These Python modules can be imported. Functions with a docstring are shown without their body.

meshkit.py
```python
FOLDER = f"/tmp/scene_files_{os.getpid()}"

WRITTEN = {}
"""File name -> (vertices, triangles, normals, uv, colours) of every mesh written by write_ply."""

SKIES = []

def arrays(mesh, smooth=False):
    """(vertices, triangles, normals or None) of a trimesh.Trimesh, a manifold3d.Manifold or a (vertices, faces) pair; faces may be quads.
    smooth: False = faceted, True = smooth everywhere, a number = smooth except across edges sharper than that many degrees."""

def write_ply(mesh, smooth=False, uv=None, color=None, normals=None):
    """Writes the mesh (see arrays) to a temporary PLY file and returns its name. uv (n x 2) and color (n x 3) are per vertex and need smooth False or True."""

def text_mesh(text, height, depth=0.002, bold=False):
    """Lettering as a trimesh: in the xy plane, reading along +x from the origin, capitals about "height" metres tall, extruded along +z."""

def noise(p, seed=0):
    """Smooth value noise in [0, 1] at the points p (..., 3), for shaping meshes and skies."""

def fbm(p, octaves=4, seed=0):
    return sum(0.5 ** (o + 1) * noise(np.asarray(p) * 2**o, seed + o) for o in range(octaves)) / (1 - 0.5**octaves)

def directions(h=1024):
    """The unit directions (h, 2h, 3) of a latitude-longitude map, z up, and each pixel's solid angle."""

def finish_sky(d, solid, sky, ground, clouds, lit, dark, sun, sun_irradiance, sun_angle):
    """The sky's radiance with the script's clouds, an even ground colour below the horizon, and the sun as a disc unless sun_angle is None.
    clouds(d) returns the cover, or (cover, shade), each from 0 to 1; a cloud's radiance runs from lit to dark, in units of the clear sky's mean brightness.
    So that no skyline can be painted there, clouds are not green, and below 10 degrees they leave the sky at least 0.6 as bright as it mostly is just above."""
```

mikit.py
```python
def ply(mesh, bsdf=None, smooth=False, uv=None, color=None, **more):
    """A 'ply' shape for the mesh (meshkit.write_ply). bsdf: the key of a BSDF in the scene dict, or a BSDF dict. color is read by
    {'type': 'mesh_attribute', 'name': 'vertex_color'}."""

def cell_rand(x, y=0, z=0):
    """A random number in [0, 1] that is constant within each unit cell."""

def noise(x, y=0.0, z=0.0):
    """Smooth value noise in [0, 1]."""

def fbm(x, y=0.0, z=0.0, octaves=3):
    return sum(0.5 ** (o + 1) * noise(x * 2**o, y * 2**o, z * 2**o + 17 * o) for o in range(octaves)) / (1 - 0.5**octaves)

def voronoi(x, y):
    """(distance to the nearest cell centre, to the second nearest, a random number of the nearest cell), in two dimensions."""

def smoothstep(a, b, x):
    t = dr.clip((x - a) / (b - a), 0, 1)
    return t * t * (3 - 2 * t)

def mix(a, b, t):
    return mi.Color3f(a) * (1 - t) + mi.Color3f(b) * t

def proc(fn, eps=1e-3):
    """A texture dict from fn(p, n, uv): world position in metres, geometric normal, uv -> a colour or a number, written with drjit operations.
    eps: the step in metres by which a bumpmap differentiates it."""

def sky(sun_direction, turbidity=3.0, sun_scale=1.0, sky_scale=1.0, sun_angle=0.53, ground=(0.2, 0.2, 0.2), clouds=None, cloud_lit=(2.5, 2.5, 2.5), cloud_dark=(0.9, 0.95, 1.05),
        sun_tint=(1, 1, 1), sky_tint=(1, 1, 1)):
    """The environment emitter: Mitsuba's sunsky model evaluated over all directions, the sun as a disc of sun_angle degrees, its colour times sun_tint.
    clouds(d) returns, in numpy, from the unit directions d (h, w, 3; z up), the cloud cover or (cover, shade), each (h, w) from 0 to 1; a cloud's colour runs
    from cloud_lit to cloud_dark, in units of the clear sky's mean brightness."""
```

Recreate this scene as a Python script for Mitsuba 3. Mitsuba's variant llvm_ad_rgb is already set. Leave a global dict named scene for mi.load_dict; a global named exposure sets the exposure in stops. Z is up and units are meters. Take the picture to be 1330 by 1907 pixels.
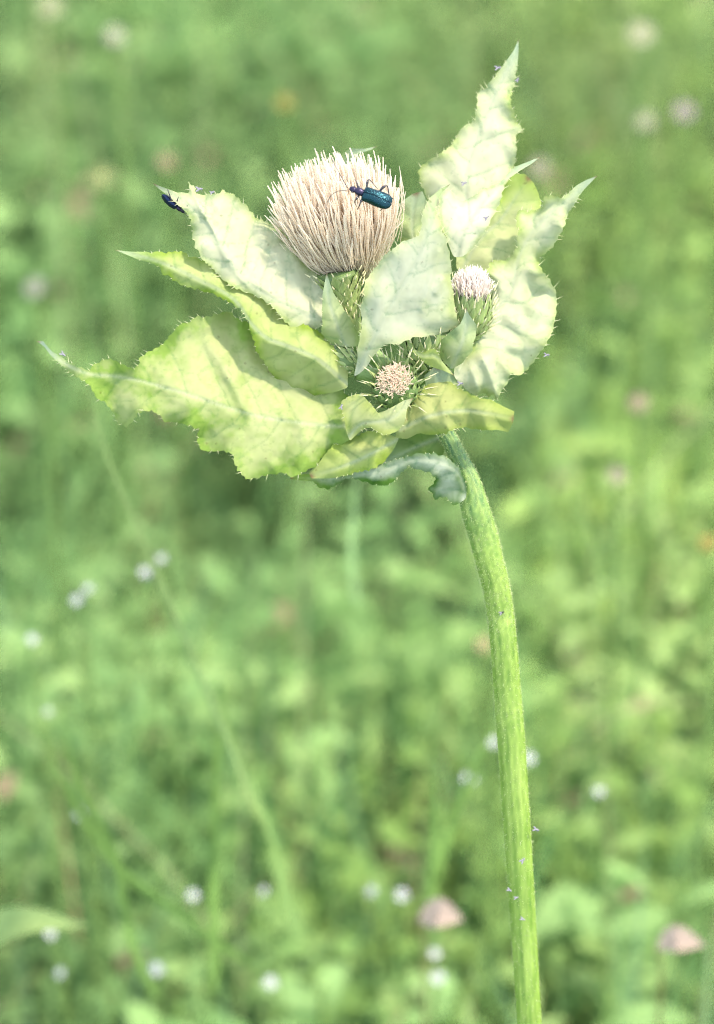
import math, random
import numpy as np
import trimesh
import shapely
import shapely.geometry as sg
from scipy.spatial import Delaunay, cKDTree
import drjit as dr
import mitsuba as mi
import mikit, meshkit

random.seed(7)
np.random.seed(7)
rng = np.random.default_rng(7)
scene, labels = {}, {}

# ------------------------------------------------------------------ camera, sky, exposure
PITCH = math.radians(36.0)
CAM = np.array([0.0, 0.0, 0.97])
FWD = np.array([0.0, math.cos(PITCH), -math.sin(PITCH)])
UPV = np.array([0.0, math.sin(PITCH), math.cos(PITCH)])
RGT = np.array([1.0, 0.0, 0.0])
DIST = 0.90                       # metres to the plant
HALF_W = 0.080                    # half the frame width at the plant
TX = HALF_W / DIST
MM = HALF_W / 665.0               # metres per photo pixel at the plant

scene['camera'] = {
    'type': 'thinlens', 'fov': math.degrees(2 * math.atan(TX)), 'fov_axis': 'x',
    'aperture_radius': 0.0076, 'focus_distance': DIST - 0.006,
    'near_clip': 0.02, 'far_clip': 500.0,
    'to_world': mi.ScalarTransform4f().look_at(origin=CAM.tolist(), target=(CAM + FWD).tolist(), up=[0, 0, 1]),
}


def V(a, b, c):
    """A direction in the plant's frame: right, up, towards the viewer."""
    return a * RGT + b * UPV - c * FWD


def at(px, py, dz=0.0):
    """The point dz millimetres in front of the plant's plane, read off the photo."""
    d = DIST - dz / 1000.0
    return CAM + d * (FWD + RGT * ((px - 665.0) / 665.0 * TX) - UPV * ((py - 953.5) / 665.0 * TX))


def ground_at(px, py, z):
    d = FWD + RGT * ((px - 665.0) / 665.0 * TX) - UPV * ((py - 953.5) / 665.0 * TX)
    return CAM + d * ((z - CAM[2]) / d[2])


SUN = V(0.50, 0.68, 0.54)


def clouds(d):
    """High thin bright cloud over most of a summer sky."""
    return np.clip(0.35 + 1.1 * (meshkit.fbm(d * [2.2, 2.2, 4.0], 5, 3) - 0.35), 0, 0.85), 0.0


scene['sky'] = mikit.sky(SUN.tolist(), turbidity=3.5, sun_scale=0.64, sun_angle=4.0, sky_scale=1.75, ground=(0.10, 0.16, 0.06), clouds=clouds, cloud_lit=(2.3, 2.25, 2.1))
exposure = 3.2

# ------------------------------------------------------------------ materials
VC = {'type': 'mesh_attribute', 'name': 'vertex_color'}


def thin(trans, rough=0.5, spec=0.5):
    return {'type': 'principledthin', 'base_color': VC, 'roughness': rough, 'diff_trans': trans, 'eta': 1.0 + spec * 0.6}


scene['bract_skin'] = thin(0.72, 0.6, 0.3)
scene['meadow_leaf'] = thin(1.0, 0.8, 0.05)
scene['floret_skin'] = thin(1.25, 0.7, 0.2)
scene['green_skin'] = {'type': 'twosided', 'bsdf': {'type': 'principled', 'base_color': VC, 'roughness': 0.5, 'specular': 0.4}}
scene['hair_skin'] = thin(0.8, 0.5)
scene['petal_skin'] = thin(0.5, 0.6)


def _elytra(p, n, uv):
    k = mikit.noise(p.x * 2600, p.y * 2600, p.z * 2600)
    w = mikit.noise(p.x * 420, p.y * 420, p.z * 420)
    return mikit.mix((0.002, 0.018, 0.034), (0.003, 0.045, 0.06), k * 0.6 + w * 0.4)


scene['elytra_metal'] = {'type': 'bumpmap',
                         'arbitrary': mikit.proc(lambda p, n, uv: 0.00006 * mikit.noise(p.x * 7500, p.y * 7500, p.z * 7500), eps=2e-5),
                         'bsdf': {'type': 'principled', 'base_color': mikit.proc(_elytra), 'metallic': 0.85, 'roughness': 0.27, 'clearcoat': 0.3}}
scene['blue_metal'] = {'type': 'principled', 'base_color': {'type': 'rgb', 'value': [0.008, 0.018, 0.06]}, 'metallic': 0.7, 'roughness': 0.4}
scene['thorax_metal'] = {'type': 'principled', 'base_color': {'type': 'rgb', 'value': [0.022, 0.02, 0.05]}, 'metallic': 0.7, 'roughness': 0.38}
scene['dark_chitin'] = {'type': 'principled', 'base_color': {'type': 'rgb', 'value': [0.014, 0.014, 0.022]}, 'roughness': 0.35, 'specular': 0.5}
scene['grey_chitin'] = {'type': 'principled', 'base_color': {'type': 'rgb', 'value': [0.20, 0.19, 0.25]}, 'roughness': 0.9, 'specular': 0.1}


def _soil(p, n, uv):
    a = mikit.fbm(p.x * 9, p.y * 9, 0.3, 4)
    b = mikit.fbm(p.x * 60, p.y * 60, 1.7, 3)
    near = mikit.mix((0.07, 0.13, 0.045), (0.12, 0.17, 0.07), a * 0.6 + b * 0.4)
    far = mikit.mix((0.06, 0.11, 0.03), (0.12, 0.18, 0.06), a)
    r = dr.sqrt(p.x * p.x + p.y * p.y)
    return near * (1 - mikit.smoothstep(4, 9, r)) + far * mikit.smoothstep(4, 9, r)


scene['soil'] = {'type': 'diffuse', 'reflectance': mikit.proc(_soil)}


# ------------------------------------------------------------------ helpers
def tag(key, label=None, cat=None, group=None, kind=None):
    d = labels.setdefault(key, {})
    for k, v in (('label', label), ('category', cat), ('group', group), ('kind', kind)):
        if v:
            d[k] = v
    return key


COUNT = {}


def numbered(key):
    n = COUNT.get(key, 0)
    COUNT[key] = n + 1
    return key if n == 0 else f'{key}_{n:03d}'


def put(key, mesh, bsdf, color=None, smooth=True, to_world=None, **more):
    """ONE entry of the scene under the next free number of the key."""
    key = numbered(key)
    if color is not None:
        color = np.broadcast_to(np.asarray(color, float), (len(mesh[0]) if isinstance(mesh, tuple) else len(mesh.vertices), 3))
    d = mikit.ply(mesh, bsdf, smooth=smooth, color=color, **more)
    if to_world is not None:
        d['to_world'] = to_world
    scene[key] = d
    return key


def put_leaves(key, v, f, color, lift=0.45):
    """Thin leaves whose shading normals all look to the upper side."""
    v, f, n = meshkit.arrays((v, f), True)
    n = np.where(n[:, 2:] < 0, -n, n)
    n = unit(n * (1 - lift) + np.array([0, 0, 1.0]) * lift)
    key = numbered(key)
    path = meshkit.write_ply((v, f), False, None, np.broadcast_to(np.asarray(color, float), (len(v), 3)), normals=n)
    scene[key] = {'type': 'ply', 'filename': path, 'face_normals': False, 'bsdf': {'type': 'ref', 'id': 'meadow_leaf'}}
    return key


def put_copy(key, d, m):
    key = numbered(key)
    scene[key] = {**d, 'to_world': mi.ScalarTransform4f(m)}
    return key


def frame(o, x, y, z):
    m = np.eye(4)
    m[:3, 0], m[:3, 1], m[:3, 2], m[:3, 3] = x, y, z, o
    return m


def unit(v):
    v = np.asarray(v, float)
    return v / (np.linalg.norm(v, axis=-1, keepdims=True) + 1e-15)


def basis(z, hint=(0.31, 0.22, 0.93)):
    z = unit(z)
    x = np.cross(hint, z)
    if np.linalg.norm(x) < 1e-3:
        x = np.cross((1, 0, 0), z)
    x = unit(x)
    return x, np.cross(z, x), z


def spline(pts, n):
    """n points on a Catmull-Rom curve through the points (any dimension)."""
    p = np.asarray(pts, float)
    if len(p) == 2:
        return p[0] + np.linspace(0, 1, n)[:, None] * (p[1] - p[0])
    q = np.vstack([2 * p[0] - p[1], p, 2 * p[-1] - p[-2]])
    t = np.linspace(0, len(p) - 1 - 1e-9, n)
    i, f = t.astype(int), (t % 1)[:, None]
    a, b, c, d = q[i], q[i + 1], q[i + 2], q[i + 3]
    return 0.5 * (2 * b + (c - a) * f + (2 * a - 5 * b + 4 * c - d) * f**2 + (3 * b - a - 3 * c + d) * f**3)


def tube(pts, radii, sides=8, cap=True, ridges=0, ridge=0.0):
    p = np.asarray(pts, float)
    n = len(p)
    r = np.broadcast_to(np.asarray(radii, float), (n,))
    t = unit(np.gradient(p, axis=0))
    a = np.zeros_like(p)
    a[0] = basis(t[0])[0]
    for k in range(1, n):
        v = a[k - 1] - t[k] * np.dot(a[k - 1], t[k])
        a[k] = unit(v)
    b = np.cross(t, a)
    ang = np.arange(sides) * 2 * np.pi / sides
    rr = 1 + ridge * np.cos(ridges * ang)
    v = p[:, None] + (r[:, None] * rr[None])[..., None] * (np.cos(ang)[None, :, None] * a[:, None] + np.sin(ang)[None, :, None] * b[:, None])
    i, j = np.meshgrid(np.arange(n - 1), np.arange(sides), indexing='ij')
    f = np.stack([i * sides + j, i * sides + (j + 1) % sides, (i + 1) * sides + (j + 1) % sides, (i + 1) * sides + j], -1).reshape(-1, 4)
    f = np.vstack([f[:, [0, 1, 2]], f[:, [0, 2, 3]]])
    v = v.reshape(-1, 3)
    if cap:
        v = np.vstack([v, p[:1], p[-1:]])
        k = np.arange(sides)
        f = np.vstack([f, np.stack([(k + 1) % sides, k, k * 0 + n * sides], 1),
                       np.stack([(n - 1) * sides + k, (n - 1) * sides + (k + 1) % sides, k * 0 + n * sides + 1], 1)])
    return v, f


def join(parts):
    v, f, c, at_ = [], [], [], 0
    for p in parts:
        v.append(p[0])
        f.append(np.asarray(p[1]) + at_)
        if len(p) > 2:
            c.append(np.broadcast_to(p[2], (len(p[0]), 3)))
        at_ += len(p[0])
    m = (np.vstack(v), np.vstack(f))
    return (*m, np.vstack(c)) if c else m


def cones(base, tip, r, sides=4):
    """Many little spines as one mesh: n base points, n tips, n radii."""
    base, tip = np.asarray(base), np.asarray(tip)
    n = len(base)
    z = unit(tip - base)
    x = unit(np.cross(z, np.where(np.abs(z[:, 2:]) < 0.9, [0, 0, 1.0], [1.0, 0, 0])))
    y = np.cross(z, x)
    ang = np.arange(sides) * 2 * np.pi / sides
    ring = base[:, None] + np.asarray(r).reshape(-1, 1, 1) * (np.cos(ang)[None, :, None] * x[:, None] + np.sin(ang)[None, :, None] * y[:, None])
    v = np.concatenate([ring, tip[:, None]], 1).reshape(-1, 3)
    k = np.arange(sides)
    f1 = np.stack([k, (k + 1) % sides, k * 0 + sides], 1)
    f = (np.arange(n)[:, None, None] * (sides + 1) + f1[None]).reshape(-1, 3)
    return v, f


def ellipsoid(c, x, y, z, sub=3):
    s = trimesh.creation.icosphere(subdivisions=sub)
    v = np.asarray(s.vertices)
    return np.asarray(c) + v[:, :1] * x + v[:, 1:2] * y + v[:, 2:] * z, np.asarray(s.faces)


# ------------------------------------------------------------------ ground
gs = 200.0
scene['ground'] = {'type': 'rectangle', 'to_world': mi.ScalarTransform4f().scale([gs, gs, 1]), 'bsdf': {'type': 'ref', 'id': 'soil'}}
tag('ground', 'dark green and brown meadow soil under the grass', kind='structure')

# ------------------------------------------------------------------ the thistle: stem
TH = 'thistle_plant'
tag(TH, 'tall pale yellow-green thistle with spiny bracts and cream flower heads on a ribbed hairy stem', 'thistle')

STEM = [  # photo x, y, mm towards the viewer, width in photo pixels
    (742, 690, -3, 34), (775, 735, -3, 34), (805, 772, -3, 32), (830, 806, -3, 31), (853, 851, -3, 33), (872, 893, -3, 41), (885, 948, -3, 53),
    (900, 998, -4, 54), (912, 1047, -4, 52), (924, 1094, -5, 51), (932, 1143, -6, 50), (937, 1190, -6, 50), (945, 1290, -8, 51), (952, 1380, -9, 52),
    (963, 1543, -12, 51), (975, 1725, -16, 48), (986, 1907, -20, 47), (996, 2080, -30, 47), (1003, 2260, -55, 48)]
sp = [at(a, b, c) for a, b, c, w in STEM]
sw = [w / 2 * MM for *_, w in STEM]
foot = sp[-1] + np.array([0.004, 0.03, 0])
foot[2] = 0.0
sp += [sp[-1] * 0.55 + foot * 0.45 + np.array([0, -0.004, 0]), foot - np.array([0, 0, 0.01])]
sw += [0.0031, 0.0034]
c4 = spline(np.hstack([np.array(sp), np.array(sw)[:, None]]), 260)
NS = 66
sv, sf = tube(c4[:, :3], c4[:, 3], sides=NS, ridges=11, ridge=0.02)
ang = np.arange(NS) * 2 * np.pi / NS
ridge = 0.5 + 0.5 * np.cos(11 * ang)
along = np.linspace(0, 1, 260)
nz = meshkit.fbm(np.stack(np.meshgrid(along * 60, ang * 3, indexing="ij") + (np.zeros((260, NS)),), -1), 3, 5)
yel = np.clip((along - 0.22) * 6, 0, 1)[:, None]
g0, g1 = np.array([0.075, 0.155, 0.05]), np.array([0.118, 0.205, 0.03])
base = g0 * (1 - yel[..., None]) + g1 * yel[..., None]
pale = np.array([0.23, 0.32, 0.075])
rib2 = 0.5 + 0.5 * np.cos(7 * ang + 1.1 + 0.6 * np.sin(3 * ang))
wr = np.clip((0.55 * ridge + 0.45 * rib2)[None] * 1.1 - 0.15 + (nz - 0.5) * 2.6, -0.5, 1.4)[..., None]
mot = meshkit.fbm(np.stack(np.meshgrid(along * 240, ang * 6, indexing="ij") + (np.ones((260, NS)),), -1), 3, 8)[..., None]
wr = wr + (mot - 0.5) * 2.2
sc = np.clip(base * (1 - wr * 0.32) + pale * wr * 0.32, 0.02, 0.6) * (0.85 + 0.3 * mot)
sc = np.vstack([sc.reshape(-1, 3), sc[0, :1], sc[-1, :1]])
put(TH + '__stem', (sv, sf), 'green_skin', sc)

# fine white hairs of the stem: nobody could count them
st = unit(np.gradient(c4[:, :3], axis=0))
hk = rng.integers(28, 230, 7500)
hd = unit(rng.normal(size=(7500, 3)))
hd = unit(hd - st[hk] * (hd * st[hk]).sum(1, keepdims=True))
hf = rng.uniform(0, 1, (7500, 1))
hb = c4[hk, :3] * (1 - hf) + c4[np.minimum(hk + 1, 259), :3] * hf + hd * c4[hk, 3:4] * 0.99
hl = rng.uniform(0.0003, 0.00085, (7500, 1))
ht = hb + (hd * 0.75 + st[hk] * rng.uniform(-0.7, 0.7, (7500, 1)) + rng.normal(size=(7500, 3)) * 0.15) * hl
put(TH + '__stem_hair', cones(hb, ht, np.full(7500, 0.00006), 3), 'hair_skin', (0.46, 0.52, 0.30), smooth=False)
tag(TH + '__stem_hair', kind='stuff')


# ------------------------------------------------------------------ bracts
def bract(outline, midrib, up=-0.3, down=-0.3, curl=0.0, ripple=1.2, pucker=0.35, cream=(0.68, 0.72, 0.50), green=(0.34, 0.47, 0.15),
          margin=16, tooth=4.0, spine=1.0, keep=60, tipcol=None, seed=0, blotch=0.3, vein=0.7, vspace=58, step=3.5, name='bract', label=None,
          mottle=0.0, midcol=(0.52, 0.60, 0.45), creases=()):
    """A bract: outline and midrib (base to tip, with depth) in photo pixels; up and down are the slopes (mm per mm) of the halves
    on the left and on the right of the midrib as one walks from base to tip; ripple waves the margin."""
    r = np.random.default_rng(1000 + seed)
    o = np.array(outline, float)
    if sg.Polygon(o).exterior.is_ccw:
        o = o[::-1]
    mid = spline(np.array(midrib, float), 160)
    basep, tipp = mid[0, :2], mid[-1, :2]
    # toothed margin
    pts = []
    for a, b in zip(o, np.roll(o, -1, 0)):
        n = max(1, int(np.linalg.norm(b - a) / 3.2))
        pts.append(a + np.linspace(0, 1, n, endpoint=False)[:, None] * (b - a))
    e = np.vstack(pts)
    # soften the tracing's corners except at the tip
    wt = np.clip((np.linalg.norm(e - tipp, axis=1) - 15) / 60, 0, 1)[:, None]
    for _ in range(2):
        e = e * (1 - 0.5 * wt) + 0.25 * wt * (np.roll(e, 1, 0) + np.roll(e, -1, 0))
    s = np.concatenate([[0], np.cumsum(np.linalg.norm(np.diff(e, axis=0), axis=1))])
    tan = unit(np.roll(e, -1, 0) - np.roll(e, 1, 0))
    nor = np.stack([tan[:, 1], -tan[:, 0]], 1)
    if not sg.Polygon(e).buffer(0).contains(sg.Point(e[5] - nor[5] * 1.0)):
        nor = -nor
    free = np.clip((np.linalg.norm(e - basep, axis=1) - keep) / 25, 0, 1) * np.clip((np.linalg.norm(e - tipp, axis=1) - 35) / 50, 0, 1)
    ph = s / 15 + 2.2 * meshkit.fbm(np.stack([s / 40, s * 0 + seed, s * 0], 1), 2)
    saw = (ph % 1)
    saw = np.where(saw < 0.7, saw / 0.7, (1 - saw) / 0.3)
    big = meshkit.fbm(np.stack([s / 30, s * 0, s * 0 + seed * 3.3], 1), 3) - 0.5
    e2 = e + nor * (free * (tooth * (saw - 0.45) * (0.5 + meshkit.noise(np.stack([s / 22, s * 0, s * 0 + seed], 1))) + 11 * big))[:, None]
    poly = sg.Polygon(e2).buffer(0)
    if poly.geom_type != 'Polygon':
        poly = max(poly.geoms, key=lambda g: g.area)
    ring = np.array(poly.exterior.segmentize(4.0).coords)[:-1]
    x0, y0, x1, y1 = poly.bounds
    gx, gy = np.meshgrid(np.arange(x0, x1, step), np.arange(y0, y1, step * 0.87), indexing='ij')
    gx = gx + (np.arange(gx.shape[1]) % 2)[None] * step / 2
    g = np.stack([gx.ravel(), gy.ravel()], 1) + r.normal(size=(gx.size, 2)) * 0.5
    inner = poly.buffer(-step * 0.55)
    g = g[shapely.contains_xy(inner, g[:, 0], g[:, 1])] if not inner.is_empty else g[:0]
    p = np.vstack([ring, g])
    tri = Delaunay(p).simplices
    cen = p[tri].mean(1)
    tri = tri[shapely.contains_xy(poly, cen[:, 0], cen[:, 1])]
    area = np.cross(p[tri[:, 1]] - p[tri[:, 0]], p[tri[:, 2]] - p[tri[:, 0]])
    tri = tri[np.abs(area) > 0.05]
    flip = area[np.abs(area) > 0.05] > 0
    tri[flip] = tri[flip][:, ::-1]
    # coordinates along and across the midrib
    ms = np.concatenate([[0], np.cumsum(np.linalg.norm(np.diff(mid[:, :2], axis=0), axis=1))])
    mt = unit(np.gradient(mid[:, :2], axis=0))

    def field(q):
        d2 = ((q[:, None] - mid[None, :, :2])**2).sum(-1)
        dmin = np.sqrt(d2.min(1))
        h = 10 + 0.28 * dmin
        w = np.exp(-(d2 - d2.min(1, keepdims=True)) / (2 * h[:, None]**2))
        w /= w.sum(1, keepdims=True)
        zc = w @ mid[:, 2]
        along_ = w @ ms
        tt = unit(w @ mt)
        c_ = w @ mid[:, :2]
        rel = q - c_
        side = tt[:, 0] * rel[:, 1] - tt[:, 1] * rel[:, 0]          # positive to the right of the walk in the photo (y down)
        dist = dmin
        edge = sg_distance(q)
        sgn = np.tanh(side / 5)
        slope = np.where(sgn > 0, down, up) * np.abs(sgn)
        dm = dist * MM * 1000
        z = zc + slope * (np.sqrt(dm**2 + 0.6) - 0.77) + curl * dm**2 / 10
        # waves of the margin, growing towards it
        far = np.exp(-edge / 26) * np.clip(dist / 25, 0, 1)
        wave = np.sin(along_ / 16 + np.where(side > 0, 1.3, 4.1) + seed + 3 * meshkit.noise(np.stack([along_ / 60, side * 0, side * 0 + seed], 1)))
        z = z + ripple * far * (wave + 1.4 * (meshkit.fbm(np.stack([q[:, 0] / 34, q[:, 1] / 34, q[:, 0] * 0 + seed], 1), 2) - 0.5))
        # lateral veins with puckers between them
        phv = (along_ - dist * 0.75) / vspace + np.where(side > 0, 0.0, 0.5) + 0.5 * meshkit.fbm(np.stack([q[:, 0] / 70, q[:, 1] / 70, q[:, 0] * 0 + seed + 9], 1), 2)
        cv = np.abs((phv % 1) - 0.5) * 2                             # 0 mid way, 1 on a vein
        vl = np.exp(-((1 - cv) * vspace / 2 / 2.4)**2) * np.clip(1 - dist / 170, 0, 1)
        z = z + pucker * np.clip(dist / 20, 0, 1) * (np.cos(2 * np.pi * phv) * -0.65 + 1.0 * (meshkit.fbm(np.stack([q[:, 0] / 30, q[:, 1] / 30, q[:, 0] * 0 + seed + 5], 1), 2) - 0.5))
        mr = np.exp(-(dist / 3.6)**2)
        net = np.exp(-(np.abs(meshkit.fbm(np.stack([q[:, 0] / 26, q[:, 1] / 26, q[:, 0] * 0 + seed + 60], 1), 2) - 0.5) / 0.022)**2)
        z = z - 0.3 * vl * pucker - 0.3 * mr - 0.14 * net * pucker
        for x0_, y0_, x1_, y1_, h_, w_ in creases:
            a_, b_ = np.array([x0_, y0_], float), np.array([x1_, y1_], float)
            tt_ = np.clip(((q - a_) @ (b_ - a_)) / ((b_ - a_) @ (b_ - a_)), 0, 1)
            z = z + 0.55 * h_ * np.exp(-(((q - a_ - tt_[:, None] * (b_ - a_))**2).sum(1)) / w_**2)
        # the base half of the blade keeps a channel at the midrib
        return z, along_, dist, edge, vl, mr, net

    line = sg.LineString(np.vstack([ring, ring[:1]]))

    def sg_distance(q):
        return shapely.distance(shapely.points(q), line)

    z, along_, dist, edge, vl, mr, net = field(p)
    tot = ms[-1]
    cr, gr = np.array(cream), np.array(green)
    nb = meshkit.fbm(np.stack([p[:, 0] / 45, p[:, 1] / 45, p[:, 0] * 0 + seed + 20], 1), 4)
    nf = meshkit.fbm(np.stack([p[:, 0] / 9, p[:, 1] / 9, p[:, 0] * 0 + seed + 40], 1), 3)
    wg = np.clip(np.exp(-(edge / margin)**1.3) * (0.35 + 1.0 * nb) + blotch * np.clip((nb - 0.5) * 4, 0, 1) + mottle * np.clip((nf - 0.52) * 5, 0, 1), 0, 1)
    wg *= np.clip(np.linalg.norm(p - basep, axis=1) / keep, 0.2, 1)
    col = cr * (1 - wg[:, None]) + gr * wg[:, None]
    col *= (0.9 + 0.2 * nf)[:, None]
    wv = np.clip(vein * 0.8 * mr, 0, 1)[:, None]
    col = col * (1 - wv) + np.array(midcol) * wv
    wl = np.clip(vein * 1.1 * vl + vein * 0.75 * net, 0, 1)[:, None]
    col = col * (1 - wl) + col * np.array([0.60, 0.74, 0.66]) * wl
    tc = np.array(tipcol if tipcol is not None else (0.42, 0.55, 0.40))
    wtip = np.exp(-(np.linalg.norm(p - tipp, axis=1) / 55)**2)[:, None] * 0.85
    col = col * (1 - wtip) + tc * wtip
    speck = (meshkit.noise(np.stack([p[:, 0] / 5.5, p[:, 1] / 5.5, p[:, 0] * 0 + seed + 70], 1)) > 0.972)
    col[speck] = col[speck] * 0.55 + np.array([0.10, 0.08, 0.02]) * 0.45
    # spots of brown at the very tip
    wt2 = np.exp(-(np.linalg.norm(p - tipp, axis=1) / 7)**2)[:, None]
    col = col * (1 - wt2) + np.array([0.25, 0.16, 0.10]) * wt2
    world = np.array([at(a, b, c) for (a, b), c in zip(p, z)])
    key = put(f'{TH}__{name}', (world, tri), 'bract_skin', np.clip(col * 0.62, 0.01, 0.9))
    if label:
        tag(key, label)
    # spines along the margin
    if spine > 0:
        pick, last = [], -99
        want = 7
        for k in range(len(e2)):
            if s[k] - last > want and free[k] > 0.3:
                pick.append(k)
                last = s[k]
                want = r.uniform(4, 11) if r.random() < 0.5 else r.uniform(14, 34)
        if pick:
            pick = np.array(pick)
            b0 = e2[pick]
            fwd = unit(tipp - b0)
            dirn = unit(nor[pick] + 0.75 * fwd + r.normal(size=(len(pick), 2)) * 0.25)
            ln = spine * r.uniform(3, 11, len(pick)) * np.where(r.random(len(pick)) < 0.25, 1.5, 1.0)
            t0 = b0 + dirn * ln[:, None]
            zb = field(b0 - nor[pick] * 1.0)[0]
            zt = zb + r.normal(size=len(pick)) * 0.5
            pb = np.array([at(*q, c) for q, c in zip(b0 - nor[pick] * 1.2, zb)])
            pt = np.array([at(*q, c) for q, c in zip(t0, zt)])
            k2 = put(key + '__margin_spines', cones(pb, pt, r.uniform(0.00010, 0.00016, len(pick))), 'hair_skin', (0.48, 0.50, 0.32), smooth=False)
            tag(k2, kind='stuff')
    return key


YG = dict(cream=(0.57, 0.63, 0.32), green=(0.26, 0.41, 0.09))
# large lower left bract with a blue-green tip
bract([(68, 635), (80, 635), (96, 654), (126, 671), (144, 680), (162, 687), (182, 676), (203, 668), (226, 677), (246, 686), (258, 682), (259, 668), (282, 655),
       (302, 640), (318, 622), (332, 605), (356, 597), (366, 588), (386, 592), (402, 586), (432, 578), (440, 592), (466, 606), (520, 640), (600, 700), (660, 745),
       (690, 790), (662, 812), (622, 838), (600, 848), (594, 862), (572, 878), (546, 893), (530, 882), (505, 884), (480, 890), (460, 895), (444, 880), (431, 858), (434, 848),
       (410, 838), (398, 842), (378, 838), (368, 818), (374, 800), (356, 795), (330, 787), (310, 788), (298, 770), (280, 762), (258, 768), (248, 782), (236, 795), (216, 789), (214, 768),
       (196, 748), (178, 742), (168, 718), (160, 712), (140, 700), (118, 684), (97, 665), (82, 645)],
      [(690, 792, 1), (600, 792, 5), (470, 772, 9), (330, 728, 11), (230, 703, 11), (165, 696, 9), (116, 674, 6), (90, 653, 4), (68, 635, 2)],
      creases=[(388, 640, 425, 700, 2.0, 13), (425, 700, 462, 768, 1.6, 11), (545, 800, 515, 850, -2.2, 14), (575, 825, 560, 860, 1.8, 22), (300, 700, 250, 690, 1.2, 12), (340, 640, 400, 690, -1.0, 22), (480, 700, 600, 770, -0.8, 12), (400, 800, 430, 780, 1.4, 12), (470, 850, 500, 810, 1.6, 14), (360, 615, 420, 600, 1.2, 16)],
      up=0.05, down=-0.62, ripple=2.6, pucker=0.6, **YG, margin=26, seed=1, blotch=0.5, tipcol=(0.24, 0.36, 0.33), vspace=74, mottle=0.25, midcol=(0.68, 0.73, 0.52),
      label='broad lower left bract, yellow-green with a curled blue-green tip')
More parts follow.
